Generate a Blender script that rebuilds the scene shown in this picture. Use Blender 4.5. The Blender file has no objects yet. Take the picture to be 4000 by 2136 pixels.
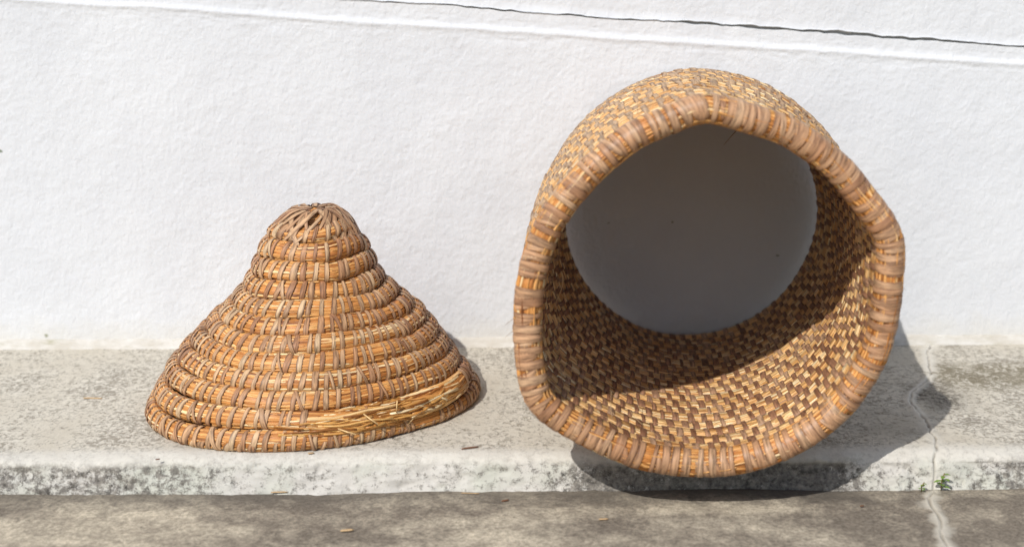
import bpy, math, random
import numpy as np
from mathutils import Vector

random.seed(7); rng = np.random.default_rng(11)
SC = bpy.context.scene
COL = SC.collection
R = math.radians

# ------------------------------------------------------------------ camera
PITCH = R(13.0); YC = 1.9; ZC = 0.5405
cam_d = bpy.data.cameras.new('camera'); cam = bpy.data.objects.new('camera', cam_d)
COL.objects.link(cam); SC.camera = cam
cam.location = (0, -YC, ZC); cam.rotation_euler = (R(90) - PITCH, 0, 0)
cam.rotation_euler.rotate_axis('Z', R(-0.3))
cam_d.lens = 50; cam_d.sensor_width = 36; cam_d.clip_start = 0.05; cam_d.clip_end = 100
cam_d.dof.use_dof = True; cam_d.dof.focus_distance = 1.64; cam_d.dof.aperture_fstop = 3.6
CAM = np.array([0, -YC, ZC])

# ------------------------------------------------------------------ light
SUN_EL = 41.0; SUN_AZ = 28.6          # light travels towards +Y and +X
world = bpy.data.worlds.new('World'); SC.world = world; world.use_nodes = True
wn = world.node_tree.nodes; wl = world.node_tree.links
sky = wn.new('ShaderNodeTexSky'); sky.sky_type = 'NISHITA'; sky.sun_disc = False
sky.sun_elevation = R(SUN_EL); sky.sun_rotation = R(180 + SUN_AZ)
wl.new(sky.outputs[0], wn['Background'].inputs[0]); wn['Background'].inputs[1].default_value = 0.132
sd = bpy.data.lights.new('sun', 'SUN'); sd.energy = 4.3; sd.angle = R(0.53); sd.color = (1.0, 0.975, 0.945)
so = bpy.data.objects.new('sun', sd); COL.objects.link(so)
dirv = Vector((math.sin(R(SUN_AZ)) * math.cos(R(SUN_EL)), math.cos(R(SUN_AZ)) * math.cos(R(SUN_EL)), -math.sin(R(SUN_EL))))
so.rotation_euler = dirv.to_track_quat('-Z', 'Y').to_euler(); so.location = (-1, -2, 2.5)
vs = SC.view_settings
vs.view_transform = 'Standard'; vs.look = 'None'; vs.gamma = 1; vs.use_curve_mapping = False
vs.exposure = -0.2

# ------------------------------------------------------------------ helpers
def link(o, parent=None, **props):
    COL.objects.link(o)
    if parent is not None: o.parent = parent
    for k, v in props.items(): o[k] = v
    return o

def mesh_np(name, verts, quads, mat, fib=None, smooth=True, extra=None, tris=None):
    me = bpy.data.meshes.new(name)
    verts = np.ascontiguousarray(verts, dtype=np.float32).reshape(-1, 3)
    quads = np.ascontiguousarray(quads, dtype=np.int32).reshape(-1, 4)
    nq = len(quads); nt = 0 if tris is None else len(tris)
    me.vertices.add(len(verts)); me.vertices.foreach_set('co', verts.ravel())
    loops = quads.ravel()
    if nt: loops = np.concatenate([loops, np.asarray(tris, dtype=np.int32).ravel()])
    me.loops.add(len(loops)); me.loops.foreach_set('vertex_index', loops)
    me.polygons.add(nq + nt)
    st = np.arange(nq) * 4
    if nt: st = np.concatenate([st, nq * 4 + np.arange(nt) * 3])
    me.polygons.foreach_set('loop_start', st.astype(np.int32))
    if smooth: me.polygons.foreach_set('use_smooth', np.ones(nq + nt, dtype=bool))
    if fib is not None:
        at = me.attributes.new('fib', 'FLOAT_VECTOR', 'POINT')
        at.data.foreach_set('vector', np.ascontiguousarray(fib, dtype=np.float32).ravel())
    if extra:
        for k, a in extra.items():
            at = me.attributes.new(k, 'FLOAT', 'POINT'); at.data.foreach_set('value', np.ascontiguousarray(a, dtype=np.float32).ravel())
    me.update(calc_edges=True); me.validate()
    me.materials.append(mat)
    return bpy.data.objects.new(name, me)

def grid_quads(nr, nc, closed_c=False):
    i = np.arange(nr - 1)[:, None]; j = np.arange(nc if closed_c else nc - 1)[None, :]
    j2 = (j + 1) % nc
    return np.stack([i * nc + j, i * nc + j2, (i + 1) * nc + j2, (i + 1) * nc + j], -1).reshape(-1, 4)

def _h(ix, iy, seed):
    n = (ix.astype(np.int64) * 374761393 + iy.astype(np.int64) * 668265263 + seed * 974634777) & 0xffffffff
    n = ((n ^ (n >> 13)) * 1274126177) & 0xffffffff
    return ((n ^ (n >> 16)) & 0xffff) / 65535.0
def vnoise(x, y, seed=0):
    ix = np.floor(x); iy = np.floor(y); fx = x - ix; fy = y - iy
    fx = fx * fx * (3 - 2 * fx); fy = fy * fy * (3 - 2 * fy)
    ix = ix.astype(np.int64); iy = iy.astype(np.int64)
    a = _h(ix, iy, seed); b = _h(ix + 1, iy, seed); c = _h(ix, iy + 1, seed); d = _h(ix + 1, iy + 1, seed)
    return (a * (1 - fx) + b * fx) * (1 - fy) + (c * (1 - fx) + d * fx) * fy - 0.5
def fbm(x, y, octs=4, seed=0):
    s = 0; a = 1.0
    for o in range(octs):
        s = s + a * vnoise(x * 2 ** o, y * 2 ** o, seed + o * 17); a *= 0.5
    return s

# ------------------------------------------------------------------ materials
class NT:
    def __init__(self, name):
        self.m = bpy.data.materials.new(name); self.m.use_nodes = True
        self.t = self.m.node_tree; self.n = self.t.nodes; self.b = self.n['Principled BSDF']
    def new(self, typ, **kw):
        nd = self.n.new(typ)
        for k, v in kw.items():
            if k.startswith('i_'): nd.inputs[k[2:]].default_value = v
            else: setattr(nd, k, v)
        return nd
    def link(self, a, b): self.t.links.new(a, b)
    def pos(self): return self.new('ShaderNodeNewGeometry').outputs['Position']
    def attr(self, name): return self.new('ShaderNodeAttribute', attribute_name=name)
    def mapped(self, vec, scale=(1, 1, 1), loc=(0, 0, 0)):
        mp = self.new('ShaderNodeMapping'); mp.inputs['Scale'].default_value = scale; mp.inputs['Location'].default_value = loc
        self.link(vec, mp.inputs['Vector']); return mp.outputs[0]
    def noise(self, vec, scale, detail=4, rough=0.55, dist=0.0):
        nd = self.new('ShaderNodeTexNoise'); nd.inputs['Scale'].default_value = scale; nd.inputs['Detail'].default_value = detail
        nd.inputs['Roughness'].default_value = rough; nd.inputs['Distortion'].default_value = dist
        self.link(vec, nd.inputs['Vector']); return nd.outputs['Fac']
    def ramp(self, fac, stops, interp='LINEAR'):
        nd = self.new('ShaderNodeValToRGB'); cr = nd.color_ramp; cr.interpolation = interp
        while len(cr.elements) < len(stops): cr.elements.new(0.5)
        for e, (p, c) in zip(cr.elements, stops):
            e.position = p; e.color = (c, c, c, 1) if isinstance(c, (int, float)) else (*c, 1)
        self.link(fac, nd.inputs[0]); return nd.outputs[0]
    def math(self, op, a, b=None, clamp=False):
        nd = self.new('ShaderNodeMath', operation=op, use_clamp=clamp)
        for i, v in enumerate((a, b)):
            if v is None: continue
            if isinstance(v, (int, float)): nd.inputs[i].default_value = v
            else: self.link(v, nd.inputs[i])
        return nd.outputs[0]
    def mix(self, fac, a, b, blend='MIX'):
        nd = self.new('ShaderNodeMix', data_type='RGBA', blend_type=blend)
        if isinstance(fac, (int, float)): nd.inputs[0].default_value = fac
        else: self.link(fac, nd.inputs[0])
        for i, v in ((6, a), (7, b)):
            if isinstance(v, tuple): nd.inputs[i].default_value = (*v, 1)
            else: self.link(v, nd.inputs[i])
        return nd.outputs[2]
    def bump(self, height, strength=0.5, dist=0.001, prev=None):
        nd = self.new('ShaderNodeBump'); nd.inputs['Strength'].default_value = strength; nd.inputs['Distance'].default_value = dist
        self.link(height, nd.inputs['Height'])
        if prev is not None: self.link(prev, nd.inputs['Normal'])
        return nd.outputs[0]
    def out(self, color, rough=0.6, normal=None, spec=0.3):
        if isinstance(color, tuple): self.b.inputs['Base Color'].default_value = (*color, 1)
        else: self.link(color, self.b.inputs['Base Color'])
        if isinstance(rough, (int, float)): self.b.inputs['Roughness'].default_value = rough
        else: self.link(rough, self.b.inputs['Roughness'])
        self.b.inputs['Specular IOR Level'].default_value = spec
        if normal is not None: self.link(normal, self.b.inputs['Normal'])
        return self.m

def mat_straw(name, stops, spec=0.35, rough=0.42):
    t = NT(name); f = t.attr('fib'); sp = t.new('ShaderNodeSeparateXYZ'); t.link(f.outputs['Vector'], sp.inputs[0])
    base = t.ramp(sp.outputs[2], stops)
    v1 = t.mapped(f.outputs['Vector'], (35, 2.2, 61))
    n1 = t.noise(v1, 1.0, 3, 0.6)
    v2 = t.mapped(f.outputs['Vector'], (9, 0.2, 13)); n2 = t.noise(v2, 1.0, 3, 0.6)
    c = t.mix(1.0, base, t.ramp(n1, [(0.30, 0.50), (0.60, 1.08)]), 'MULTIPLY')
    c = t.mix(1.0, c, t.ramp(n2, [(0.3, 0.78), (0.65, 1.12)]), 'MULTIPLY')
    nb = t.bump(n1, 0.5, 0.0006)
    return t.out(c, rough, nb, spec)
def mat_strip(name, stops, spec=0.3, rough=0.5, edge_k=0.85, bleach=None):
    t = NT(name); f = t.attr('fib'); sp = t.new('ShaderNodeSeparateXYZ'); t.link(f.outputs['Vector'], sp.inputs[0])
    base = t.ramp(sp.outputs[2], stops)
    if bleach:   # the outer face of each loop has weathered pale
        face = t.math('ABSOLUTE', t.math('SUBTRACT', sp.outputs[0], 0.0377))
        base = t.mix(t.ramp(t.math('MULTIPLY', face, 20.0), [(0.30, 0.75), (0.42, 0.0)]), base, bleach)
    v1 = t.mapped(f.outputs['Vector'], (45, 1.35, 91)); n1 = t.noise(v1, 1.0, 4, 0.7, 0.2)
    v2 = t.mapped(f.outputs['Vector'], (60, 0.9, 47)); n2 = t.noise(v2, 1.0, 3, 0.5)
    c = t.mix(1.0, base, t.ramp(n1, [(0.34, 0.36), (0.5, 0.92), (0.64, 1.25)]), 'MULTIPLY')
    c = t.mix(t.ramp(n2, [(0.5, 0.0), (0.72, 0.5)]), c, (0.16, 0.085, 0.05))
    edge = t.math('ADD', t.math('ABSOLUTE', sp.outputs[1]), t.math('MULTIPLY', t.math('SUBTRACT', n2, 0.5), 0.9))
    c = t.mix(t.ramp(edge, [(0.50, 0.0), (0.92, edge_k)]), c, (0.15, 0.072, 0.04))  # bark brown edges that also paint in the shading of a rounded strip
    nb = t.bump(n1, 0.6, 0.0007)
    return t.out(c, rough, nb, spec)

M_STRAW = mat_straw('golden_straw', [(0.0, (0.22, 0.07, 0.018)), (0.2, (0.52, 0.20, 0.05)), (0.5, (0.75, 0.355, 0.105)), (0.8, (0.83, 0.455, 0.16)), (1.0, (0.94, 0.71, 0.39))])
M_STRAW_B = mat_straw('old_straw', [(0.0, (0.40, 0.165, 0.055)), (0.2, (0.70, 0.365, 0.125)), (0.5, (0.87, 0.52, 0.215)), (0.8, (0.92, 0.62, 0.295)), (1.0, (0.96, 0.80, 0.50))], 0.5, 0.36)
M_FRESH = mat_straw('bright_straw', [(0.0, (0.28, 0.10, 0.022)), (0.35, (0.60, 0.27, 0.065)), (0.75, (0.77, 0.43, 0.13)), (1.0, (0.92, 0.74, 0.45))], 0.4, 0.4)
M_STRIP = mat_strip('tan_binding', [(0.0, (0.37, 0.18, 0.088)), (0.35, (0.47, 0.265, 0.137)), (0.75, (0.55, 0.35, 0.193)), (1.0, (0.62, 0.435, 0.255))])
M_STRIP_B = mat_strip('brown_binding', [(0.0, (0.22, 0.10, 0.05)), (0.5, (0.33, 0.165, 0.09)), (1.0, (0.50, 0.31, 0.185))], edge_k=0.5, bleach=(0.50, 0.345, 0.205))
M_STRIP_R = mat_strip('rim_binding', [(0.0, (0.38, 0.195, 0.10)), (0.5, (0.48, 0.27, 0.145)), (1.0, (0.57, 0.36, 0.21))], 0.35, 0.45, 0.6)

def make_wall_mat():
    t = NT('white_stucco'); p = t.pos()
    a = t.noise(t.mapped(p, (1, 1, 0.8)), 170, 3, 0.55, 0.4)
    b = t.noise(p, 55, 3, 0.5, 0.2)
    big = t.noise(p, 7, 3, 0.5)
    col = t.mix(t.ramp(big, [(0.35, 0.0), (0.7, 1.0)]), (0.62, 0.63, 0.645), (0.67, 0.68, 0.69))
    # small flecks of algae and dirt
    vo = t.new('ShaderNodeTexVoronoi', feature='F1'); vo.inputs['Scale'].default_value = 22; vo.inputs['Randomness'].default_value = 1
    t.link(t.mapped(p, (1, 0.01, 1.0), (3.1, 0, 1.7)), vo.inputs['Vector'])
    spot = t.ramp(t.math('ADD', vo.outputs['Distance'], t.math('MULTIPLY', t.noise(p, 260, 2), 0.10)), [(0.092, 1.0), (0.118, 0.0)])
    pick = t.ramp(vo.outputs['Color'], [(0.13, 1.0), (0.15, 0.0)])
    col = t.mix(t.math('MULTIPLY', spot, pick), col, (0.20, 0.23, 0.17))
    sep = t.new('ShaderNodeSeparateXYZ'); t.link(p, sep.inputs[0])
    low = t.ramp(t.math('ADD', sep.outputs[2], t.math('MULTIPLY', t.math('SUBTRACT', t.noise(t.mapped(p, (1, 1, 1)), 30, 4), 0.5), 0.05)), [(0.004, 1.0), (0.045, 0.0)])
    col = t.mix(t.math('MULTIPLY', low, 0.35), col, (0.60, 0.55, 0.43))
    cr = t.attr('crack').outputs['Fac']
    col = t.mix(cr, col, (0.10, 0.11, 0.10))
    n = t.bump(t.noise(p, 14, 3, 0.5, 0.5), 0.32, 0.006); n = t.bump(b, 0.55, 0.0028, n); n = t.bump(a, 0.8, 0.0013, n)
    return t.out(col, 0.75, n, 0.25)
M_WALL = make_wall_mat()

def make_ledge_mat():
    t = NT('weathered_ledge_paint'); p = t.pos()
    sep = t.new('ShaderNodeSeparateXYZ'); t.link(p, sep.inputs[0])
    X, Y, Z = sep.outputs
    st = t.mapped(p, (1.15, 0.9, 1.0))
    fine = t.noise(st, 150, 6, 0.78, 0.6); mid = t.noise(st, 45, 5, 0.65, 0.3); big = t.noise(st, 8, 4, 0.55)
    paint = t.mix(t.ramp(big, [(0.35, 0.0), (0.65, 1.0)]), (0.57, 0.52, 0.425), (0.70, 0.655, 0.56))
    grime = t.mix(t.noise(st, 90, 3), (0.15, 0.128, 0.095), (0.34, 0.30, 0.235))
    # speckled grime over the tread
    k = t.math('ADD', fine, t.math('ADD', t.math('MULTIPLY', mid, 0.30), t.math('MULTIPLY', big, 0.45)))
    topmask = t.ramp(k, [(0.84, 0.0), (0.98, 0.85)])
    # olive brown stain on the far right of the tread
    sx = t.ramp(X, [(0.52, 0.0), (0.55, 1.0)]); sy = t.ramp(t.math('MULTIPLY', Y, -1.0), [(0.085, 0.0), (0.12, 1.0), (0.18, 1.0), (0.23, 0.0)])
    stain = t.math('MULTIPLY', t.math('MULTIPLY', sx, sy), t.ramp(t.math('ADD', fine, t.math('MULTIPLY', mid, 0.6)), [(0.62, 0.0), (0.84, 0.85)]))
    lipmask = t.ramp(Y, [(0.0, 0.0), (0.001, 0.0)])
    # top of the worn lip keeps its paint, the riser carries black lichen and some painted skep shadow
    ny = t.math('MULTIPLY', Y, -1.0)
    wob = t.math('MULTIPLY', t.math('SUBTRACT', mid, 0.5), 0.03)
    lip = t.ramp(t.math('ADD', ny, wob), [(0.405, 0.0), (0.425, 1.0)])
    face = t.ramp(t.math('ADD', t.math('MULTIPLY', Z, -1.0), t.math('MULTIPLY', wob, 0.25)), [(0.003, 0.0), (0.012, 1.0)])
    top = t.mix(topmask, paint, grime)
    top = t.mix(stain, top, (0.20, 0.17, 0.11))
    top = t.mix(t.math('MULTIPLY', lip, 0.75), top, t.mix(t.ramp(fine, [(0.56, 0.0), (0.72, 0.6)]), (0.66, 0.63, 0.56), (0.34, 0.30, 0.24)))
    xb = t.ramp(t.math('ADD', t.math('MULTIPLY', X, 0.5), 0.5), [(0.10, 0.68), (0.31, 0.62), (0.36, 0.34), (0.50, 0.30), (0.55, 1.0), (0.67, 1.0), (0.695, 0.36), (0.735, 0.34), (0.78, 0.75)])  # lichen along the riser, boosted under the skep to paint its shadow darker
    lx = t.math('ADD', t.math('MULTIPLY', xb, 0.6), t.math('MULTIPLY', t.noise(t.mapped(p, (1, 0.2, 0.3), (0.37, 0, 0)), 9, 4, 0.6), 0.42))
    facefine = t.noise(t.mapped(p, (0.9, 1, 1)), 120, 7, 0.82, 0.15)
    lich_shade = t.ramp(t.math('ADD', facefine, t.math('MULTIPLY', t.math('SUBTRACT', lx, 0.5), 0.48)), [(0.47, 0.0), (0.59, 0.92)])
    fpaint = t.mix(t.ramp(t.noise(p, 14, 3), [(0.45, 0.0), (0.62, 1.0)]), (0.59, 0.56, 0.505), (0.54, 0.535, 0.46))
    fcol = t.mix(lich_shade, fpaint, t.mix(t.ramp(t.noise(p, 160, 4, 0.7), [(0.35, 0.0), (0.65, 1.0)]), (0.035, 0.03, 0.026), (0.26, 0.235, 0.20)))
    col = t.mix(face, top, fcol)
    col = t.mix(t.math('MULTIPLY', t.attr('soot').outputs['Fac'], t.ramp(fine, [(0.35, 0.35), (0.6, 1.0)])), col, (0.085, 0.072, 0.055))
    col = t.mix(t.attr('mortar').outputs['Fac'], col, t.mix(fine, (0.58, 0.545, 0.465), (0.78, 0.74, 0.655)))
    col = t.mix(t.attr('crack').outputs['Fac'], col, (0.075, 0.062, 0.045))
    b1 = t.bump(facefine, 0.8, 0.0022)
    b0 = t.bump(fine, 0.5, 0.0010, b1)
    return t.out(col, 0.85, b0, 0.2)
M_LEDGE = make_ledge_mat()

def make_ground_mat():
    t = NT('weathered_concrete'); p = t.pos()
    st = t.mapped(p, (1.1, 1.0, 1.0))
    fine = t.noise(st, 210, 6, 0.85); mid = t.noise(st, 40, 5, 0.6, 0.4); big = t.noise(t.mapped(p, (0.5, 0.9, 1.0)), 10, 5, 0.6, 0.3)
    col = t.mix(t.ramp(t.math('ADD', big, t.math('MULTIPLY', t.math('SUBTRACT', mid, 0.5), 0.5)), [(0.38, 0.0), (0.66, 1.0)]), (0.205, 0.172, 0.132), (0.53, 0.46, 0.345))
    col = t.mix(1.0, col, t.ramp(fine, [(0.34, 0.45), (0.5, 0.95), (0.66, 1.45)]), 'MULTIPLY')
    sep = t.new('ShaderNodeSeparateXYZ'); t.link(p, sep.inputs[0])
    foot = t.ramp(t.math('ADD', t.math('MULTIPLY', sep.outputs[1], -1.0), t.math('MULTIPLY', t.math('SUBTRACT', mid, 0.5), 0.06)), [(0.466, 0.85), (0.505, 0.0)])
    foot = t.math('MULTIPLY', foot, t.ramp(t.math('ADD', t.math('MULTIPLY', sep.outputs[0], 0.5), 0.5), [(0.2, 0.75), (0.5, 0.6), (0.55, 1.0), (0.67, 1.0), (0.72, 0.3)]))  # foot grime, strongest below the skep to paint in its dark shadow
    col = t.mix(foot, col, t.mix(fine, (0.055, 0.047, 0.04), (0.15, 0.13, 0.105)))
    col = t.mix(t.attr('mortar').outputs['Fac'], col, t.mix(fine, (0.46, 0.42, 0.34), (0.68, 0.63, 0.53)))
    col = t.mix(t.attr('crack').outputs['Fac'], col, (0.07, 0.06, 0.045))
    n = t.bump(mid, 0.35, 0.003); n = t.bump(fine, 0.6, 0.0012, n)
    return t.out(col, 0.85, n, 0.2)
M_GROUND = make_ground_mat()

def plain(name, c1, c2, scale=120, rough=0.6):
    t = NT(name); n = t.noise(t.pos(), scale, 3)
    return t.out(t.mix(n, c1, c2), rough, t.bump(n, 0.4, 0.0008), 0.3)
def make_fillet_mat():
    t = NT('cream_fillet_paint'); p = t.pos()
    n = t.noise(t.mapped(p, (0.5, 1, 1)), 50, 5, 0.7); m = t.noise(t.mapped(p, (0.3, 1, 1.5), (2, 0, 0)), 70, 5, 0.75)
    c = t.mix(t.ramp(n, [(0.35, 0.0), (0.65, 1.0)]), (0.50, 0.465, 0.40), (0.64, 0.62, 0.575))
    c = t.mix(t.ramp(m, [(0.56, 0.0), (0.70, 0.7)]), c, (0.33, 0.31, 0.20))
    return t.out(c, 0.85, t.bump(m, 0.6, 0.0015), 0.2)
M_FILLET = make_fillet_mat()
M_LEAF = plain('weed_leaf', (0.10, 0.20, 0.02), (0.20, 0.30, 0.05), 300, 0.5)
M_STEM = plain('weed_stem', (0.16, 0.17, 0.05), (0.25, 0.16, 0.08), 300, 0.6)
M_CHIP = plain('dry_chip', (0.40, 0.25, 0.12), (0.60, 0.43, 0.24), 200, 0.6)
M_DARKCHIP = plain('dark_crumb', (0.10, 0.05, 0.03), (0.22, 0.10, 0.05), 200, 0.7)
M_HAIR = plain('loose_fibre', (0.20, 0.12, 0.07), (0.34, 0.22, 0.12), 100, 0.6)

# ------------------------------------------------------------------ the setting
F_PX = 2576 * 50 / 36
def ray(x, y):
    f = np.array([0, math.cos(PITCH), -math.sin(PITCH)]); u = np.array([0, math.sin(PITCH), math.cos(PITCH)])
    return f + np.array([1, 0, 0]) * (x - 1288) / F_PX - u * (y - 688) / F_PX
def onZ(x, y, z=0.0):
    d = ray(x, y); return CAM + d * (z - ZC) / d[2]

LEDGE_Y = -0.4433; FOOT_Y = -0.4545; GROUND_Z = -0.0365

# one crack runs through the ledge tread, its riser and the ground
tread_crack = np.array([(0.583, 0.0), (0.5642, -0.037), (0.5467, -0.1106), (0.538, -0.1492), (0.5185, -0.1863), (0.4934, -0.2219), (0.4809, -0.2562), (0.4794, -0.2957),
                        (0.4808, -0.3273), (0.4752, -0.3577), (0.472, -0.3928), (0.4632, -0.4265)])
LC = np.vstack([tread_crack, [(0.4575, -0.4410), (0.4588, -0.4475), (0.4570, -0.4510), (0.4555, -0.4560)]])
GC = np.array([(0.4555, -0.4545), (0.4432, -0.4719), (0.4409, -0.4961), (0.4392, -0.5332), (0.4288, -0.5686), (0.4258, -0.5966), (0.43, -0.65), (0.415, -0.75), (0.43, -1.0)])

def refine(poly, n=300, amp=0.0025, seed=3):
    d = np.concatenate([[0], np.cumsum(np.hypot(*np.diff(poly, axis=0).T))]); s = np.linspace(0, d[-1], n)
    x = np.interp(s, d, poly[:, 0]); y = np.interp(s, d, poly[:, 1])
    x += amp * fbm(s * 110, s * 0 + 0.5, 3, seed); y += amp * 0.5 * fbm(s * 110, s * 0 + 7.5, 3, seed)
    return np.stack([x, y], 1)
def dist_to(poly, x, y):
    d = np.full(x.shape, 9.0); tt = np.zeros(x.shape)
    near = (np.abs(x - 0.50) < 0.13) & (y > poly[-1, 1] - 0.05)
    px, py = x[near], y[near]; best = np.full(px.shape, 9.0); bt = np.zeros(px.shape)
    for i in range(len(poly) - 1):
        a = poly[i]; b = poly[i + 1]; ab = b - a; L = ab @ ab + 1e-12
        u = np.clip(((px - a[0]) * ab[0] + (py - a[1]) * ab[1]) / L, 0, 1)
        q = np.hypot(px - a[0] - u * ab[0], py - a[1] - u * ab[1]); m = q < best
        best[m] = q[m]; bt[m] = (i + u[m]) / (len(poly) - 1)
    d[near] = best; tt[near] = bt
    return d, tt
LCR = refine(LC, 160); GCR = refine(GC, 140, 0.003, 9)

xs = np.unique(np.round(np.concatenate([np.linspace(-4, -0.9, 40), np.arange(-0.9, 0.41, 0.0028), np.arange(0.41, 0.60, 0.0009), np.arange(0.60, 0.95, 0.003), np.linspace(0.95, 4, 40)]), 5))

def ledge():
    prof = [(0.03, 0.0, 0)]
    for y in np.concatenate([np.arange(0.0, -0.006, -0.003), np.arange(-0.006, -0.022, -0.001), np.arange(-0.022, -0.4201, -0.003)]): prof.append((y, 0.0, 0))
    # rounded, worn nosing, then the riser leaning out to its foot
    for a in np.linspace(8, 78, 9): prof.append((-0.4215 - 0.0225 * math.sin(R(a)), -0.0105 + 0.0105 * math.cos(R(a)), a / 78))
    y0, z0, _ = prof[-1]
    for u in np.linspace(0.06, 1, 17): prof.append((y0 + (FOOT_Y - y0) * u ** 1.3, z0 + (GROUND_Z - 0.004 - z0) * u, 1))
    prof = np.array(prof); nr = len(prof); nc = len(xs)
    Xg = np.repeat(xs[None], nr, 0); Yg = np.repeat(prof[:, :1], nc, 1).copy(); Zg = np.repeat(prof[:, 1:2], nc, 1).copy(); w = np.repeat(prof[:, 2:3], nc, 1)
    dY = np.gradient(prof[:, 0]); dZ = np.gradient(prof[:, 1]); L = np.hypot(dY, dZ); ny = (dZ / L)[:, None]; nz = (-dY / L)[:, None]
    s = np.cumsum(np.concatenate([[0], np.hypot(np.diff(prof[:, 0]), np.diff(prof[:, 1]))]))[:, None] + 0 * Xg
    d, tt = dist_to(LCR, Xg, np.where(w > 0, Yg, Yg))
    h = 0.0016 * fbm(Xg * 9, s * 9, 3, 1) * (1 - w) + 0.0007 * fbm(Xg * 60, s * 80, 3, 2)
    h += w * (0.0050 * fbm(Xg * 26, s * 60, 4, 5) - 0.0045 * np.clip(fbm(Xg * 90, s * 120, 3, 8) - 0.08, 0, 1))
    h += w * (0.006 * fbm(Xg * 4, s * 2, 2, 12) - 0.006 * np.clip(fbm(Xg * 17, s * 22, 3, 14) - 0.22, 0, 1))
    wid = 0.0011 + 0.0012 * np.clip(fbm(tt * 40, tt * 0, 2, 21) + 0.3, 0, 1)
    cr = np.exp(-(d / (wid * 0.8)) ** 2) * np.clip(0.75 + 1.1 * fbm(tt * 60, tt * 0 + 2, 3, 23), 0.12, 1)
    patch = (tt > 0.30) & (tt < 0.72)
    mo = np.where(patch, np.clip(1.35 - d / (0.0065 + 0.004 * fbm(Xg * 60, s * 60, 3, 31)), 0, 1), 0) * np.clip(np.minimum(tt - 0.30, 0.72 - tt) / 0.04, 0, 1)
    mo2 = np.clip(1.2 - d / (0.011 + 0.008 * fbm(Xg * 50, s * 50, 3, 33)), 0, 1) * np.where(tt < 0.3, 0.95, 0.6) * (~patch)
    gap = np.exp(-((Yg + 0.0128 + 0.004 * fbm(Xg * 25, Xg * 0, 3, 91)) / 0.0013) ** 2) * np.clip((Xg - 0.49) / 0.03, 0, 1) * np.clip(0.75 + 1.4 * fbm(Xg * 30, Xg * 0 + 5, 3, 93), 0, 1) * (w == 0)
    cr = np.maximum(cr, gap)
    h += 0.0012 * mo - 0.0030 * cr * np.where(patch, 0.6, 1)
    keep = (np.arange(nr) > 1)[:, None]
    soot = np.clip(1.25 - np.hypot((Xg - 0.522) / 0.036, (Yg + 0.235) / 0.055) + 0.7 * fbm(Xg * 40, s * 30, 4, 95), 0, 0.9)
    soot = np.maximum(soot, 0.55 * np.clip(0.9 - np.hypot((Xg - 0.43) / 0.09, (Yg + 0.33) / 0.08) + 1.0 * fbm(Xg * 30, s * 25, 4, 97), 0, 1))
    V = np.stack([Xg, Yg + h * ny * keep, Zg + h * nz * keep], -1)
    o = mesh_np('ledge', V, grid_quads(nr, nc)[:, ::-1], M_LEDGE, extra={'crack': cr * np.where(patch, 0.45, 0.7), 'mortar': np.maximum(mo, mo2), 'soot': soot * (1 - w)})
    link(o, kind='structure', label='low white painted concrete ledge with black lichen on its riser')
    return o
ledge_o = ledge()

def ground():
    ys = np.concatenate([np.linspace(0.0, -0.44, 4), np.arange(-0.45, -0.72, -0.003), np.linspace(-0.73, -1.2, 40), np.linspace(-1.3, -8, 24)])
    nr, nc = len(ys), len(xs); Xg = np.repeat(xs[None], nr, 0); Yg = np.repeat(ys[:, None], nc, 1)
    d, tt = dist_to(GCR, Xg, Yg)
    cr = np.exp(-(d / 0.0012) ** 2) * np.clip(vnoise(tt * 30, tt * 0, 3) + 0.75, 0, 1)
    mo = np.clip(1.3 - d / (0.0095 + 0.010 * fbm(Xg * 55, Yg * 55, 3, 41)), 0, 1)
    Z = GROUND_Z + 0.0035 * fbm(Xg * 5, Yg * 5, 3, 51) + 0.0007 * fbm(Xg * 70, Yg * 70, 3, 52) - 0.003 * cr + 0.0008 * mo
    Z[:4] = GROUND_Z - 0.01
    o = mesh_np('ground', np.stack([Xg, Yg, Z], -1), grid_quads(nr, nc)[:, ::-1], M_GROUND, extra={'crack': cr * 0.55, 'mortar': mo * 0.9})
    link(o, kind='structure', label='grey brown weathered concrete ground in front of the ledge')
ground()

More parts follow.
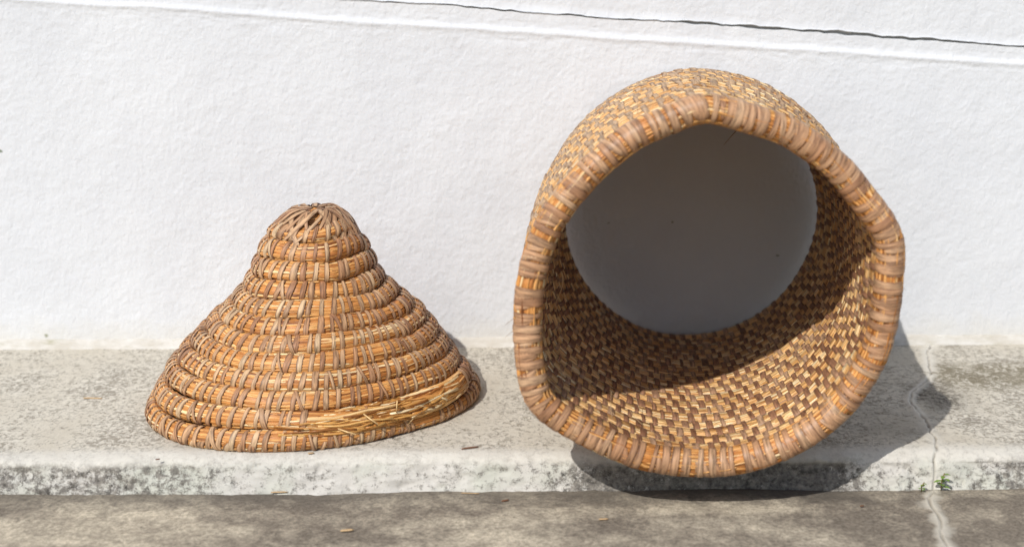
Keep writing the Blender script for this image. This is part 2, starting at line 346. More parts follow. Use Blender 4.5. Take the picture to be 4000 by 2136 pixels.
def wall():
    xw = np.concatenate([np.linspace(-4, -0.9, 30), np.arange(-0.89, 0.9, 0.003), np.linspace(0.9, 4, 30)])
    zr = 0.4313 - 0.0694 * xw + 0.0022 * fbm(xw * 7, xw * 0, 4, 2); zc = 0.4560 - 0.0743 * xw + 0.0035 * fbm(xw * 9, xw * 0 + 3, 4, 4) + 0.0016 * fbm(xw * 70, xw * 0 + 3, 3, 44)
    gw = np.clip(0.0008 + 0.0018 * np.exp(-((xw - 0.42) / 0.22) ** 2) + 0.0024 * fbm(xw * 38, xw * 0 + 9, 3, 6), 0.0003, 0.0040) * 0.62 * np.clip((xw + 0.50) / 0.3, 0.35, 1)
    rows_z, rows_y, rows_c = [], [], []
    for u in np.linspace(-0.05, 1, 60): rows_z.append(np.maximum(-0.02, u * (zr - 0.016))); rows_y.append(0 * xw); rows_c.append(0 * xw)
    for v in np.linspace(-0.015, 0.012, 22):                     # rounded ridge left by the plaster coat
        pr = -0.0017 * math.exp(-((v + 0.001) / 0.0042) ** 2) + 0.0022 / (1 + math.exp(-v / 0.0012))
        rows_z.append(zr + v); rows_y.append(pr + 0.0006 * fbm(xw * 80, xw * 0 + v * 300, 2, 61)); rows_c.append(0 * xw)
    base = 0.0022
    for u in np.linspace(0.1, 0.85, 4): rows_z.append((zr + 0.012) * (1 - u) + (zc - 0.005) * u); rows_y.append(base + 0 * xw); rows_c.append(0 * xw)
    for q in np.linspace(-1.6, 1.9, 20):                         # open crack under the upper coat
        f = 1 if -0.75 < q < 0.75 else math.exp(-((abs(q) - 0.75) / 0.22) ** 2)
        lipb = -0.0015 * math.exp(-((q - 1.25) / 0.3) ** 2)
        rows_z.append(zc + q * gw); rows_y.append(base * (1 if q < 0 else 0.6) + 0.007 * f + lipb + 0 * xw); rows_c.append(np.full_like(xw, 0.4 * f))
    for v in list(np.geomspace(0.012, 0.3, 26)) + [0.6, 1.2, 2.4]: rows_z.append(zc + v); rows_y.append(base * 0.6 + 0 * xw); rows_c.append(0 * xw)
    Z = np.array(rows_z); Y = np.array(rows_y); C = np.array(rows_c); X = np.repeat(xw[None], len(Z), 0)
    Y = Y + 0.0022 * fbm(X * 4, Z * 4, 3, 71)
    o = mesh_np('plastered_wall', np.stack([X, Y, Z], -1), grid_quads(*X.shape), M_WALL, extra={'crack': C})
    link(o, label='white stucco wall with a long sloping crack and raised plaster ridge', category='wall')
    # cream painted fillet where wall meets ledge
    xf = np.arange(-1.2, 1.2, 0.003); prof = [(0.0, 0.0125), (-0.0035, 0.0118), (-0.0062, 0.009), (-0.0075, 0.004), (-0.0115, 0.0012), (-0.013, -0.004)]
    P = np.array(prof); Xg = np.repeat(xf[None], len(P), 0)
    Yg = P[:, :1] - 0.0018 * fbm(Xg * 14, P[:, :1] * 90, 3, 81) + 0.003; Zg = P[:, 1:] + 0.0016 * fbm(Xg * 18, P[:, 1:] * 60 + 4, 3, 83)
    f = mesh_np('base_fillet', np.stack([Xg, Yg, Zg], -1), grid_quads(*Xg.shape)[:, ::-1], M_FILLET); link(f, o)
wall()

# ------------------------------------------------------------------ coiled straw
class Coil:
    """closed bundle of straw: centre line c, outward normal n, second section axis b, half sizes a and h"""
    def __init__(self, c, n, b, a, h, ns, ex=2.2, seed=0, jit=0.18):
        self.c, self.n, self.b = c, n, b
        N = len(c); self.N = N
        self.a = np.broadcast_to(a, (N,)).copy(); self.h = np.broadcast_to(h, (N,)).copy(); self.ex = ex
        self.L = np.linalg.norm(np.diff(np.vstack([c, c[:1]]), axis=0), axis=1).sum()
        self.r = np.random.default_rng(seed + 1000)
        f = np.linspace(-np.pi, np.pi, 721); q = 2.0 / ex; am, hm = self.a.mean(), self.h.mean()
        su = am * np.sign(np.cos(f)) * np.abs(np.cos(f)) ** q; sv = hm * np.sign(np.sin(f)) * np.abs(np.sin(f)) ** q
        al = np.concatenate([[0], np.cumsum(np.hypot(np.diff(su), np.diff(sv)))]); self.U = al / al[-1] * 2 * np.pi - np.pi; self.F = f; self.per = al[-1]
        self.ns = ns; self.ts = (np.arange(ns) + self.r.uniform(-jit, jit, ns) + self.r.uniform(0, 1)) / ns
    def I(self, arr, t):
        x = (t % 1.0) * self.N; i = np.floor(x).astype(int) % self.N; f = x - np.floor(x); j = (i + 1) % self.N
        if arr.ndim == 2: f = f[..., None]
        return arr[i] * (1 - f) + arr[j] * f
    def pinch(self, t):
        e = np.concatenate([self.ts - 1, self.ts, self.ts + 1]); ph = np.interp(t % 1.0, e, np.arange(len(e)))
        return 0.5 + 0.5 * np.cos(2 * np.pi * ph)
    def P(self, t, phi, rho, off=0.0):
        phi = np.interp((phi + np.pi) % (2 * np.pi) - np.pi, self.U, self.F)
        cs, sn = np.cos(phi), np.sin(phi); q = 2.0 / self.ex
        u = np.sign(cs) * np.abs(cs) ** q; v = np.sign(sn) * np.abs(sn) ** q
        return self.I(self.c, t) + self.I(self.n, t) * ((self.I(self.a, t) * rho + off) * u)[..., None] + self.I(self.b, t) * ((self.I(self.h, t) * rho + off) * v)[..., None]
    def core(self, name, mat, parent, k=0.93, nseg=None):
        nt = nseg or self.N; t = np.arange(nt) / nt; ph = np.linspace(-np.pi, np.pi, 13)[:-1]
        T, Ph = np.meshgrid(t, ph, indexing='ij')
        V = self.P(T, Ph, k * (1 - 0.09 * self.pinch(T)))
        nv = len(ph); i = np.arange(nt)[:, None]; j = np.arange(nv)[None]
        q = np.stack([i * nv + j, ((i + 1) % nt) * nv + j, ((i + 1) % nt) * nv + (j + 1) % nv, i * nv + (j + 1) % nv], -1).reshape(-1, 4)
        fib = np.stack([T * self.L, Ph * 4, 0.12 + 0.25 * np.sin(Ph * 3 + 1) ** 2 + 0 * T], -1)
        return link(mesh_np(name, V, q, mat, fib), parent)
    def strands(self, name, mat, parent, lo=-2.0, hi=2.0, dens=420, w=0.0010, M=9, lmin=0.035, lmax=0.13, bright=0.0, loose=0.05, tlo=None, thi=None):
        S = int(dens * self.L); r = self.r
        t0 = r.uniform(0, 1, S) if tlo is None else r.uniform(tlo, thi, S)
        ln = r.uniform(lmin, lmax, S) / self.L
        ph0 = r.uniform(lo, hi, S); dph = r.normal(0, 0.16, S); m = np.linspace(-0.5, 0.5, M)
        T = t0[:, None] + ln[:, None] * m; Ph = ph0[:, None] + dph[:, None] * m * 2 + 0.05 * np.sin(m * 9 + t0[:, None] * 90)
        rho = (r.uniform(0.94, 1.035, S))[:, None] - 0.09 * self.pinch(T) - 0.05 * (np.abs(m) * 2) ** 4
        lf = (r.uniform(0, 1, S) < loose)[:, None]; sgn = np.where(r.uniform(0, 1, S) < 0.5, -1, 1)[:, None]
        rho = rho + lf * np.clip(m * sgn - 0.1, 0, 1) ** 1.5 * r.uniform(0.1, 0.5, S)[:, None]
        ww = r.uniform(0.6, 1.45, S)[:, None] * w * (1 - 0.45 * (np.abs(m) * 2) ** 3); rad = self.per / (2 * np.pi)
        L_ = self.P(T, Ph - ww / rad, rho - 0.05); C_ = self.P(T, Ph, rho + 0.045); R_ = self.P(T, Ph + ww / rad, rho - 0.05)
        V = np.stack([L_, C_, R_], 2)                                  # S,M,3,3
        rn = np.clip(r.normal(0.5 + bright, 0.30, S), 0, 1)[:, None, None] + 0 * T[..., None] + np.zeros(3)
        al = (T * self.L)[..., None] + np.zeros(3); ac = np.array([-1, 0, 1.0]) + 0 * al
        fib = np.stack([al, ac, rn], -1)
        s = (np.arange(S) * M * 3)[:, None, None]; i = (np.arange(M - 1) * 3)[None, :, None]; j = np.arange(2)[None, None]
        q = np.stack([s + i + j, s + i + j + 1, s + i + 3 + j + 1, s + i + 3 + j], -1).reshape(-1, 4)
        return link(mesh_np(name, V, q[:, ::-1], mat, fib), parent, kind='stuff')
    def strips(self, ts, lo, hi, width, seg=11, slant=0.004, closed=False, off=0.0005, thick=0.0003, bright=0.0, end=0.8):
        """one flat binding strip for each t in ts; returns verts (n,seg,4,3), fib, quads of one strip"""
        n = len(ts); r = self.r
        m = np.linspace(0, 1, seg); ph = lo + (hi - lo) * m
        sl = (slant * r.uniform(0.3, 1.3, n))[:, None] / self.L
        ww = (width * np.clip(r.normal(1.0, 0.17, n), 0.6, 1.5))[:, None] / self.L / 2
        tap = end + (1 - end) * np.sin(np.pi * np.clip(m, 0, 1)) ** 0.6 if not closed else 0 * m + 1
        bend = (r.normal(0, 0.0004 if closed else 0.0012, n))[:, None] / self.L * np.sin(m * np.pi * (2 if closed else 1))
        if closed: shift = sl * np.sin(ph)[None] * 0.8
        else: shift = sl * (m - 0.5)[None] * 2
        tc = np.asarray(ts)[:, None] + shift + bend
        ww = ww * tap * (1 + 0.10 * np.sin(m * 7 + r.uniform(0, 6, n)[:, None]))
        Ph = np.repeat(ph[None], n, 0)
        lift = off + r.uniform(-0.0003, 0.0005, n)[:, None] + 0 * Ph
        if not closed: lift = lift - 0.0014 * (np.abs(m - 0.5) * 2) ** 6
        out = []; fb = []
        rn = np.clip(r.normal(0.5 + bright, 0.29, n), 0, 1)
        for x, hgt in ((-1, -0.0004), (-0.88, thick), (-0.88, thick), (0, thick + 0.00025), (0, thick + 0.00025), (0.88, thick), (0.88, thick), (1, -0.0004)):
            out.append(self.P(tc + ww * x, Ph, 0.96 + 0 * Ph, lift + hgt))
            fb.append(np.stack([m * (hi - lo) * 0.012 + 0 * Ph, x + 0 * Ph, rn[:, None] + 0 * Ph], -1))
        V = np.stack(out, 2); FB = np.stack(fb, 2)
        i = np.arange(seg - 1)[:, None] * 8; j = np.array([0, 2, 4, 6])[None]
        q = np.stack([i + j, i + 8 + j, i + 8 + j + 1, i + j + 1], -1).reshape(-1, 4)
        return V.reshape(n, -1, 3), FB.reshape(n, -1, 3), q

def deploy_strips(batches, parent, name, limit, score):
    """the strips that show largest become objects of their own, the rest one joined part"""
    items = []
    for bi, (V, FB, q, mat) in enumerate(batches):
        sc = score(V, bi)
        items += [(sc[i], bi, i) for i in range(len(V))]
    items.sort(key=lambda e: -e[0])
    for _, bi, i in items[:limit]:
        V, FB, q, mat = batches[bi]; link(mesh_np(name, V[i], q, mat, FB[i]), parent)
    rest = {}
    for _, bi, i in items[limit:]: rest.setdefault((batches[bi][3].name, len(batches[bi][2])), []).append((bi, i))
    vv, ff, qq, mi, base = [], [], [], [], 0; mats = []
    for key, lst in rest.items():
        mat = batches[lst[0][0]][3]
        if mat not in mats: mats.append(mat)
        for bi, i in lst:
            V, FB, q, _ = batches[bi]; vv.append(V[i]); ff.append(FB[i]); qq.append(q + base); mi.append(np.full(len(q), mats.index(mat))); base += len(V[i])
    if vv:
        o = mesh_np(name + 's_beyond', np.vstack(vv), np.vstack(qq), mats[0], np.vstack(ff))
        for m in mats[1:]: o.data.materials.append(m)
        o.data.polygons.foreach_set('material_index', np.concatenate(mi).astype(np.int32))
        o.name = name + 's'; link(o, parent, kind='stuff')

def facing(V, nrm):
    c = V.mean(1); v = CAM - c; d = np.linalg.norm(v, axis=1); return (v / d[:, None] * nrm).sum(1) / d ** 2

def wob(th, amps, seed):
    g = np.random.default_rng(seed); s = 0
    for k, a in amps: s = s + a * np.sin(k * th + g.uniform(0, 6.28))
    return s

def tube(points, rad, sides=5, taper=None):
    P = np.asarray(points, float); n = len(P); T = np.gradient(P, axis=0); T /= np.linalg.norm(T, axis=1)[:, None] + 1e-9
    ref = np.array([0.3, 0.2, 0.93]); A = np.cross(T, ref); A /= np.linalg.norm(A, axis=1)[:, None] + 1e-9; B = np.cross(T, A)
    r = np.broadcast_to(rad, (n,)) if taper is None else rad * np.asarray(taper)
    a = np.arange(sides) / sides * 2 * np.pi
    V = P[:, None] + r[:, None, None] * (A[:, None] * np.cos(a)[None, :, None] + B[:, None] * np.sin(a)[None, :, None])
    q = grid_quads(n, sides, True)
    caps = [[0, k + 1, k] for k in range(1, sides - 1)] + [[(n - 1) * sides, (n - 1) * sides + k, (n - 1) * sides + k + 1] for k in range(1, sides - 1)]
    fib = np.stack([np.linspace(0, 0.1, n)[:, None] + 0 * a, np.cos(a)[None] + np.zeros((n, 1)), np.zeros((n, sides))], -1)
    return V.reshape(-1, 3), q, np.array(caps), fib.reshape(-1, 3)

# ------------------------------------------------------------------ conical skep lid
CX, CY = -0.2345, -0.2455
lid = bpy.data.objects.new('conical_skep_hat', None); lid.empty_display_size = 0.05; lid.location = (0, 0, 0)
link(lid, label='conical coiled straw skep lid standing on the ledge, frayed near its base', category='skep lid')
PZ = np.array([0.0115, 0.029, 0.048, 0.066, 0.084, 0.103, 0.122, 0.1415, 0.1605, 0.1795, 0.1985, 0.2150])
PR = np.array([0.1895, 0.1800, 0.1680, 0.1545, 0.1400, 0.1220, 0.1025, 0.0835, 0.0695, 0.0625, 0.0540, 0.0410])
# even spacing of the coils along the slope
_arc = np.concatenate([[0], np.cumsum(np.hypot(np.diff(PR), np.diff(PZ)))]); _fine = np.linspace(0, _arc[-1], 200)
_k = np.exp(-(np.arange(-12, 13) / 6.0) ** 2); _k /= _k.sum()
_sm = lambda a: np.convolve(np.concatenate([2 * a[0] - a[12:0:-1], a, 2 * a[-1] - a[-2:-14:-1]]), _k, 'valid')
_r, _z = _sm(np.interp(_fine, _arc, PR)), _sm(np.interp(_fine, _arc, PZ)); _arc = np.concatenate([[0], np.cumsum(np.hypot(np.diff(_r), np.diff(_z)))])
_n = int(round(_arc[-1] / 0.0222)) + 1; PR = np.interp(np.linspace(0, _arc[-1], _n), _arc, _r); PZ = np.interp(np.linspace(0, _arc[-1], _n), _arc, _z)
NC = len(PZ); NTH = 220; TH = np.arange(NTH) / NTH * 2 * np.pi       # theta 0 faces the open side, grows to the right
FR0, FR1 = R(4), R(80)
_bt = np.array([-180, -145, -110, -79, -55, -40, -29, -13, 0, 12, 28, 38, 52, 69, 94, 108, 145, 180.0]); _br = np.array([0.188, 0.192, 0.199, 0.203, 0.2045, 0.2045, 0.2000, 0.1895, 0.1850, 0.1795, 0.1705, 0.1695, 0.1745, 0.1825, 0.1930, 0.2000, 0.1960, 0.188])
def base_shape(th):
    d = np.degrees((th + np.pi) % (2 * np.pi) - np.pi)
    return sum(np.interp((d + o + 180) % 360 - 180, _bt, _br) for o in (-8, -4, 0, 4, 8)) / 5 - 0.0098
lid_batches = []; lid_norm = []
ax = R(17.0)
for k in range(NC):
    g = k / (NC - 1); rat = 0.88 + 0.09 * g
    dx, dy = np.sin(TH), -np.cos(TH)
    rr = PR[k] * (1 + (base_shape(TH) / 0.1895 - 1) * (1 - g) ** 0.8) + wob(TH + 0.25 * k, [(2, 0.0012), (3, 0.0016), (5, 0.0010)], 40) + wob(TH, [(5, 0.0004), (9, 0.0005), (14, 0.0003)], 40 + k)
    lift = np.exp(-((TH - R(62)) / R(34)) ** 2)
    zz = PZ[k] + (wob(TH + 0.2 * k, [(2, 0.0016), (3, 0.0014), (4, 0.0010)], 70) + wob(TH, [(4, 0.0004), (7, 0.0004), (12, 0.0003)], 70 + k)) * (0 if k == 0 else 1) + (0.002 * lift if k == 1 else 0)
    a_half = np.full(NTH, 0.0094); h_half = np.full(NTH, 0.0124)
    if k == 0:
        thin = np.exp(-((TH - R(58)) / R(36)) ** 2); h_half -= 0.0042 * thin; a_half -= 0.003 * thin; zz = zz - 0.0030 * thin + 0.0002; rr = rr - 0.002 * thin
        h_half -= 0.0004
    rr = rr + (0.0015 if k == 0 else 0) * np.exp(-((TH - R(285)) / R(38)) ** 2)
    if k == 1:
        fr = 1 / (1 + np.exp(-(TH - FR0) / R(4))) / (1 + np.exp((TH - FR1) / R(4))); h_half += 0.0022 * fr; a_half += 0.0016 * fr; zz = zz - 0.0022 * fr
    slope = np.interp(k, np.arange(NC), np.degrees(np.arctan2(-np.gradient(PR), np.gradient(PZ))))       # tilt of the outward normal
    if k >= NC - 1: slope = 52
    el = R(max(8, min(60, slope)))
    if k == 0: el = R(20)
    c = np.stack([CX + rr * dx, CY + rr * dy, zz], 1)
    nrm = np.stack([dx * math.cos(el), dy * math.cos(el), np.full(NTH, math.sin(el))], 1)
    bb = np.stack([-dx * math.sin(el), -dy * math.sin(el), np.full(NTH, math.cos(el))], 1)
    circ = 2 * np.pi * PR[k]; ns = int(round(circ / np.interp(k, [0, NC - 1], [0.0138, 0.0112])))
    co = Coil(c, nrm, bb, a_half, h_half, ns, 2.5, 200 + k)
    cp = co.core('straw_coil', M_STRAW, lid, 0.92)
    co.strands('straw_strands', M_STRAW, cp, -2.1, 2.1, 430, 0.0012)
    ts = co.ts
    th_s = (ts % 1) * 2 * np.pi
    if k == 1: ts = ts[~((th_s > FR0) & (th_s < FR1))]
    if k == 0:
        drop = (th_s > R(20)) & (th_s < R(75)) & (co.r.uniform(0, 1, len(ts)) < 0.35); ts = ts[~drop]
    V, FB, q = co.strips(ts, -1.75, 1.95, 0.0060, 12, 0.0034, bright=0.0)
    # some strips were taken double, or cross their neighbour
    lid_batches.append((V, FB, q, M_STRIP)); lid_norm.append(co.I(nrm, ts))
    ex = ts[co.r.uniform(0, 1, len(ts)) < 0.10] + 0.0045 / circ
    if len(ex):
        V, FB, q = co.strips(ex, -1.7, 1.9, 0.0045, 12, -0.006, off=0.0013); lid_batches.append((V, FB, q, M_STRIP)); lid_norm.append(co.I(nrm, ex))
    if k == 0:   # small strip ends tucked under the lowest coil
        t2 = co.ts + 0.5 / ns
        V, FB, q = co.strips(t2, -1.9, -0.35, 0.0066, 7, 0.003, off=0.0004); lid_batches.append((V, FB, q, M_STRIP)); lid_norm.append(co.I(nrm, t2) * 0.6)

# crown of the lid: two tiny coils and long strips looped over them
for (rk, zk, ak) in ((0.0235, 0.2265, 0.0105), (0.0075, 0.2295, 0.0085)):
    dx, dy = np.sin(TH), -np.cos(TH); el = R(66)
    c = np.stack([CX + 0.002 + rk * dx, CY + rk * dy, zk + wob(TH, [(2, 0.002), (3, 0.001)], int(rk * 1e4))], 1)
    nrm = np.stack([dx * math.cos(el), dy * math.cos(el), np.full(NTH, math.sin(el))], 1); bb = np.stack([-dx * math.sin(el), -dy * math.sin(el), np.full(NTH, math.cos(el))], 1)
    co = Coil(c, nrm, bb, ak, ak, 14, 2.1, 300 + int(rk * 1e4)); cp = co.core('straw_coil', M_STRAW, lid, 0.92); co.strands('straw_strands', M_STRAW, cp, -2.2, 2.2, 700, 0.0011, lmin=0.015, lmax=0.05, loose=0.15)

def ribbon(P, N, width, thick=0.0012, rnd=0.5):
    P = np.asarray(P, float); N = np.asarray(N, float); T = np.gradient(P, axis=0); T /= np.linalg.norm(T, axis=1)[:, None]; S = np.cross(T, N); S /= np.linalg.norm(S, axis=1)[:, None]
    n = len(P); m = np.linspace(0, 1, n); w = width / 2 * (0.7 + 0.3 * np.sin(np.pi * m) ** 0.5)
    V = np.stack([P + S * (w * x)[:, None] + N * h for x, h in ((-1, -0.0005), (-0.86, thick * 0.6), (-0.86, thick * 0.6), (0.86, thick * 0.6), (0.86, thick * 0.6), (1, -0.0005))], 1)
    i = np.arange(n - 1)[:, None] * 6; j = np.array([0, 2, 4])[None]; q = np.stack([i + j, i + 6 + j, i + 6 + j + 1, i + j + 1], -1).reshape(-1, 4)
    L = np.concatenate([[0], np.cumsum(np.linalg.norm(np.diff(P, axis=0), axis=1))])
    fib = np.stack([L[:, None] + np.zeros(6), np.array([-1, -.86, -.86, .86, .86, 1.0]) + np.zeros((n, 1)), np.full((n, 6), rnd)], -1)
    return V.reshape(-1, 3), fib.reshape(-1, 3), q
crown_prof_r = np.array([0.003, 0.013, 0.024, 0.033, 0.0405, 0.0465, 0.0520, 0.0555]); crown_prof_z = np.array([0.2375, 0.2390, 0.2400, 0.2372, 0.2310, 0.2230, 0.2130, 0.2040])
for i in range(42):
    th = i / 42 * 2 * np.pi + random.uniform(-.06, .06); tw = random.uniform(0.3, 1.5) * (1 if i % 4 else -0.6)
    s0 = random.choice((0, 0.6, 1, 1.5, 1.8, 2.2)); s = np.linspace(s0, random.choice((5.0, 6.2, 6.8)), 12)
    rr = np.interp(s, np.arange(8), crown_prof_r); zz = np.interp(s, np.arange(8), crown_prof_z) + 0.0016 * math.sin(i * 1.7) * np.exp(-((s - 2.5) / 2) ** 2)
    if s0 == 0: zz = zz + 0.004 * random.random() * np.exp(-s / 1.5)
    a = th + tw * (1 - s / 6) ** 1.0
    P = np.stack([CX + 0.0015 + rr * np.sin(a), CY - rr * np.cos(a), zz - 0.0008], 1)
    N = np.stack([np.sin(a) * rr / 0.07, -np.cos(a) * rr / 0.07, 1.0 - rr / 0.09], 1); N /= np.linalg.norm(N, axis=1)[:, None]
    V, FB, q = ribbon(P, N, random.uniform(0.0045, 0.0072), 0.0011, min(1, max(0, random.gauss(0.5, 0.22))))
    lid_batches.append((V[None], FB[None], q, M_STRIP)); lid_norm.append(N[6:7] * 1.4)
# one strip stands clear of the crown on the right like a loop
s = np.linspace(0, 1, 14); a = R(62); rr = 0.012 + 0.050 * s; zz = 0.2435 + 0.006 * np.sin(np.pi * s) - 0.031 * s ** 2.2
P = np.stack([CX + rr * math.sin(a), CY - rr * math.cos(a), zz], 1); N = np.stack([s * 0.6, -s * 0.3, 1 - 0.3 * s], 1); N /= np.linalg.norm(N, axis=1)[:, None]
V, FB, q = ribbon(P, N, 0.004, 0.001, 0.45); lid_batches.append((V[None], FB[None], q, M_STRIP)); lid_norm.append(np.array([[0, -2, 0.5]]))
deploy_strips(lid_batches, lid, 'binding_strip', 300, lambda V, bi: facing(V, lid_norm[bi]))

# frayed run of the second coil: loose bright straws, each its own piece
def base_pt(th, out, z):
    dx, dy = math.sin(th), -math.cos(th); r = 0.1800 * (1 + (float(base_shape(np.array(th))) / 0.1895 - 1) * 0.93) + out
    return np.array([CX + r * dx, CY + r * dy, z])
for i in range(175):
    v = random.uniform(-1, 1); mid = random.uniform(FR0 + R(6), FR1 - R(4)); half = random.uniform(R(6), R(20)); e = random.uniform(-0.35, 0.25)
    m = np.linspace(-1, 1, 7); pts = []; jo = random.uniform(-0.0012, 0.0018)
    for x in m:
        th = mid + half * x; u = min(1, max(0, (th - FR0) / (FR1 - FR0))); fat = math.sin(math.pi * min(1, u * 1.1)) ** 0.6
        vv = max(-1.2, min(1.25, v + e * x * 0.6 + 0.10 * math.sin(3.1 * x + i))); zc0 = 0.0275 + 0.004 * u
        prx = math.cos(vv * 1.25)
        pts.append(base_pt(th, 0.0100 * prx + 0.0012 * fat - 0.0075 * vv * 0.85 + jo + random.uniform(-0.0004, 0.0004), zc0 + (0.0105 + 0.003 * fat) * math.sin(vv * 1.25)))
    if random.random() < 0.14:
        d = random.uniform(0.002, 0.007); pts[-1] = pts[-1] + np.array([0.3, -0.8, random.uniform(-0.8, 0.8)]) * d; pts[-2] = pts[-2] + np.array([0.2, -0.6, 0.1]) * d * 0.4
    V, q, cp, fib = tube(pts, random.choice((0.0007, 0.0010, 0.0013, 0.0017)), 5); fib[:, 2] = min(1, max(0, random.gauss(0.5, 0.36)))
    link(mesh_np('straw', V, q, M_FRESH, fib, tris=cp), lid)
for (th, z, l, vx, vz) in ((R(24), 0.036, 0.020, 0.8, -0.5), (R(38), 0.030, 0.016, 0.1, 1), (R(47), 0.022, 0.018, -0.6, -0.7), (R(14), 0.024, 0.022, 0.9, -0.2)):
    p0 = base_pt(th, 0.014, z); d = np.array([vx, -0.35, vz]); d /= np.linalg.norm(d)
    V, q, cp, fib = tube([p0, p0 + d * l * 0.5, p0 + d * l + np.array([0, 0.002, 0])], 0.0009, 4); fib[:, 2] = 0.85
    link(mesh_np('straw', V, q, M_FRESH, fib, tris=cp), lid)

# ------------------------------------------------------------------ open skep body lying against the wall
body = bpy.data.objects.new('straw_skep', None); body.empty_display_size = 0.05
link(body, label='large open coiled straw skep cylinder lying on its side against the wall', category='skep body')
RIM_PX = np.array([(1775,263),(1830,277),(1890,296),(1985,328),(2050,372),(2110,420),(2165,490),(2215,555),(2237,592),(2231,700),(2222,780),(2205,865),(2175,930),(2125,1005),(2060,1065),(1975,1115),
    (1890,1145),(1790,1160),(1700,1155),(1610,1138),(1530,1105),(1460,1068),(1400,1034),(1352,996),(1336,930),(1328,860),(1328,780),(1338,690),(1360,610),(1400,530),(1455,460),(1520,395),(1590,340),(1670,304),(1725,280)], float) + np.array([0, 8.0])
YR = -0.522
# rim outline in metres, in the rim's own upright plane
RIM = np.array([(CAM + ray(*p) * (YR + YC) / ray(*p)[1])[[0, 2]] for p in RIM_PX])
RC = np.array([0.198, 0.199]); ang = np.arctan2(RIM[:, 0] - RC[0], RIM[:, 1] - RC[1]); rad = np.hypot(RIM[:, 0] - RC[0], RIM[:, 1] - RC[1])
o_ = np.argsort(ang); NB = 360; TB = np.arange(NB) / NB * 2 * np.pi - np.pi
rim_r = np.interp(TB, np.concatenate([ang[o_] - 2 * np.pi, ang[o_], ang[o_] + 2 * np.pi]), np.tile(rad[o_], 3))
ker = np.exp(-(np.arange(-8, 9) / 3.6) ** 2); ker /= ker.sum(); rim_r = np.convolve(np.concatenate([rim_r[-8:], rim_r, rim_r[:8]]), ker, 'valid')
HALF = 0.0098; NBC = 19; Y_FAR = -0.024
ycs = np.concatenate([[YR], np.linspace(YR + 0.0275, Y_FAR - 0.004, NBC)])
body_batches = []; body_norm = []; body_boost = []
common = [(2, 0.0010), (3, 0.0012), (5, 0.0012), (8, 0.0007)]
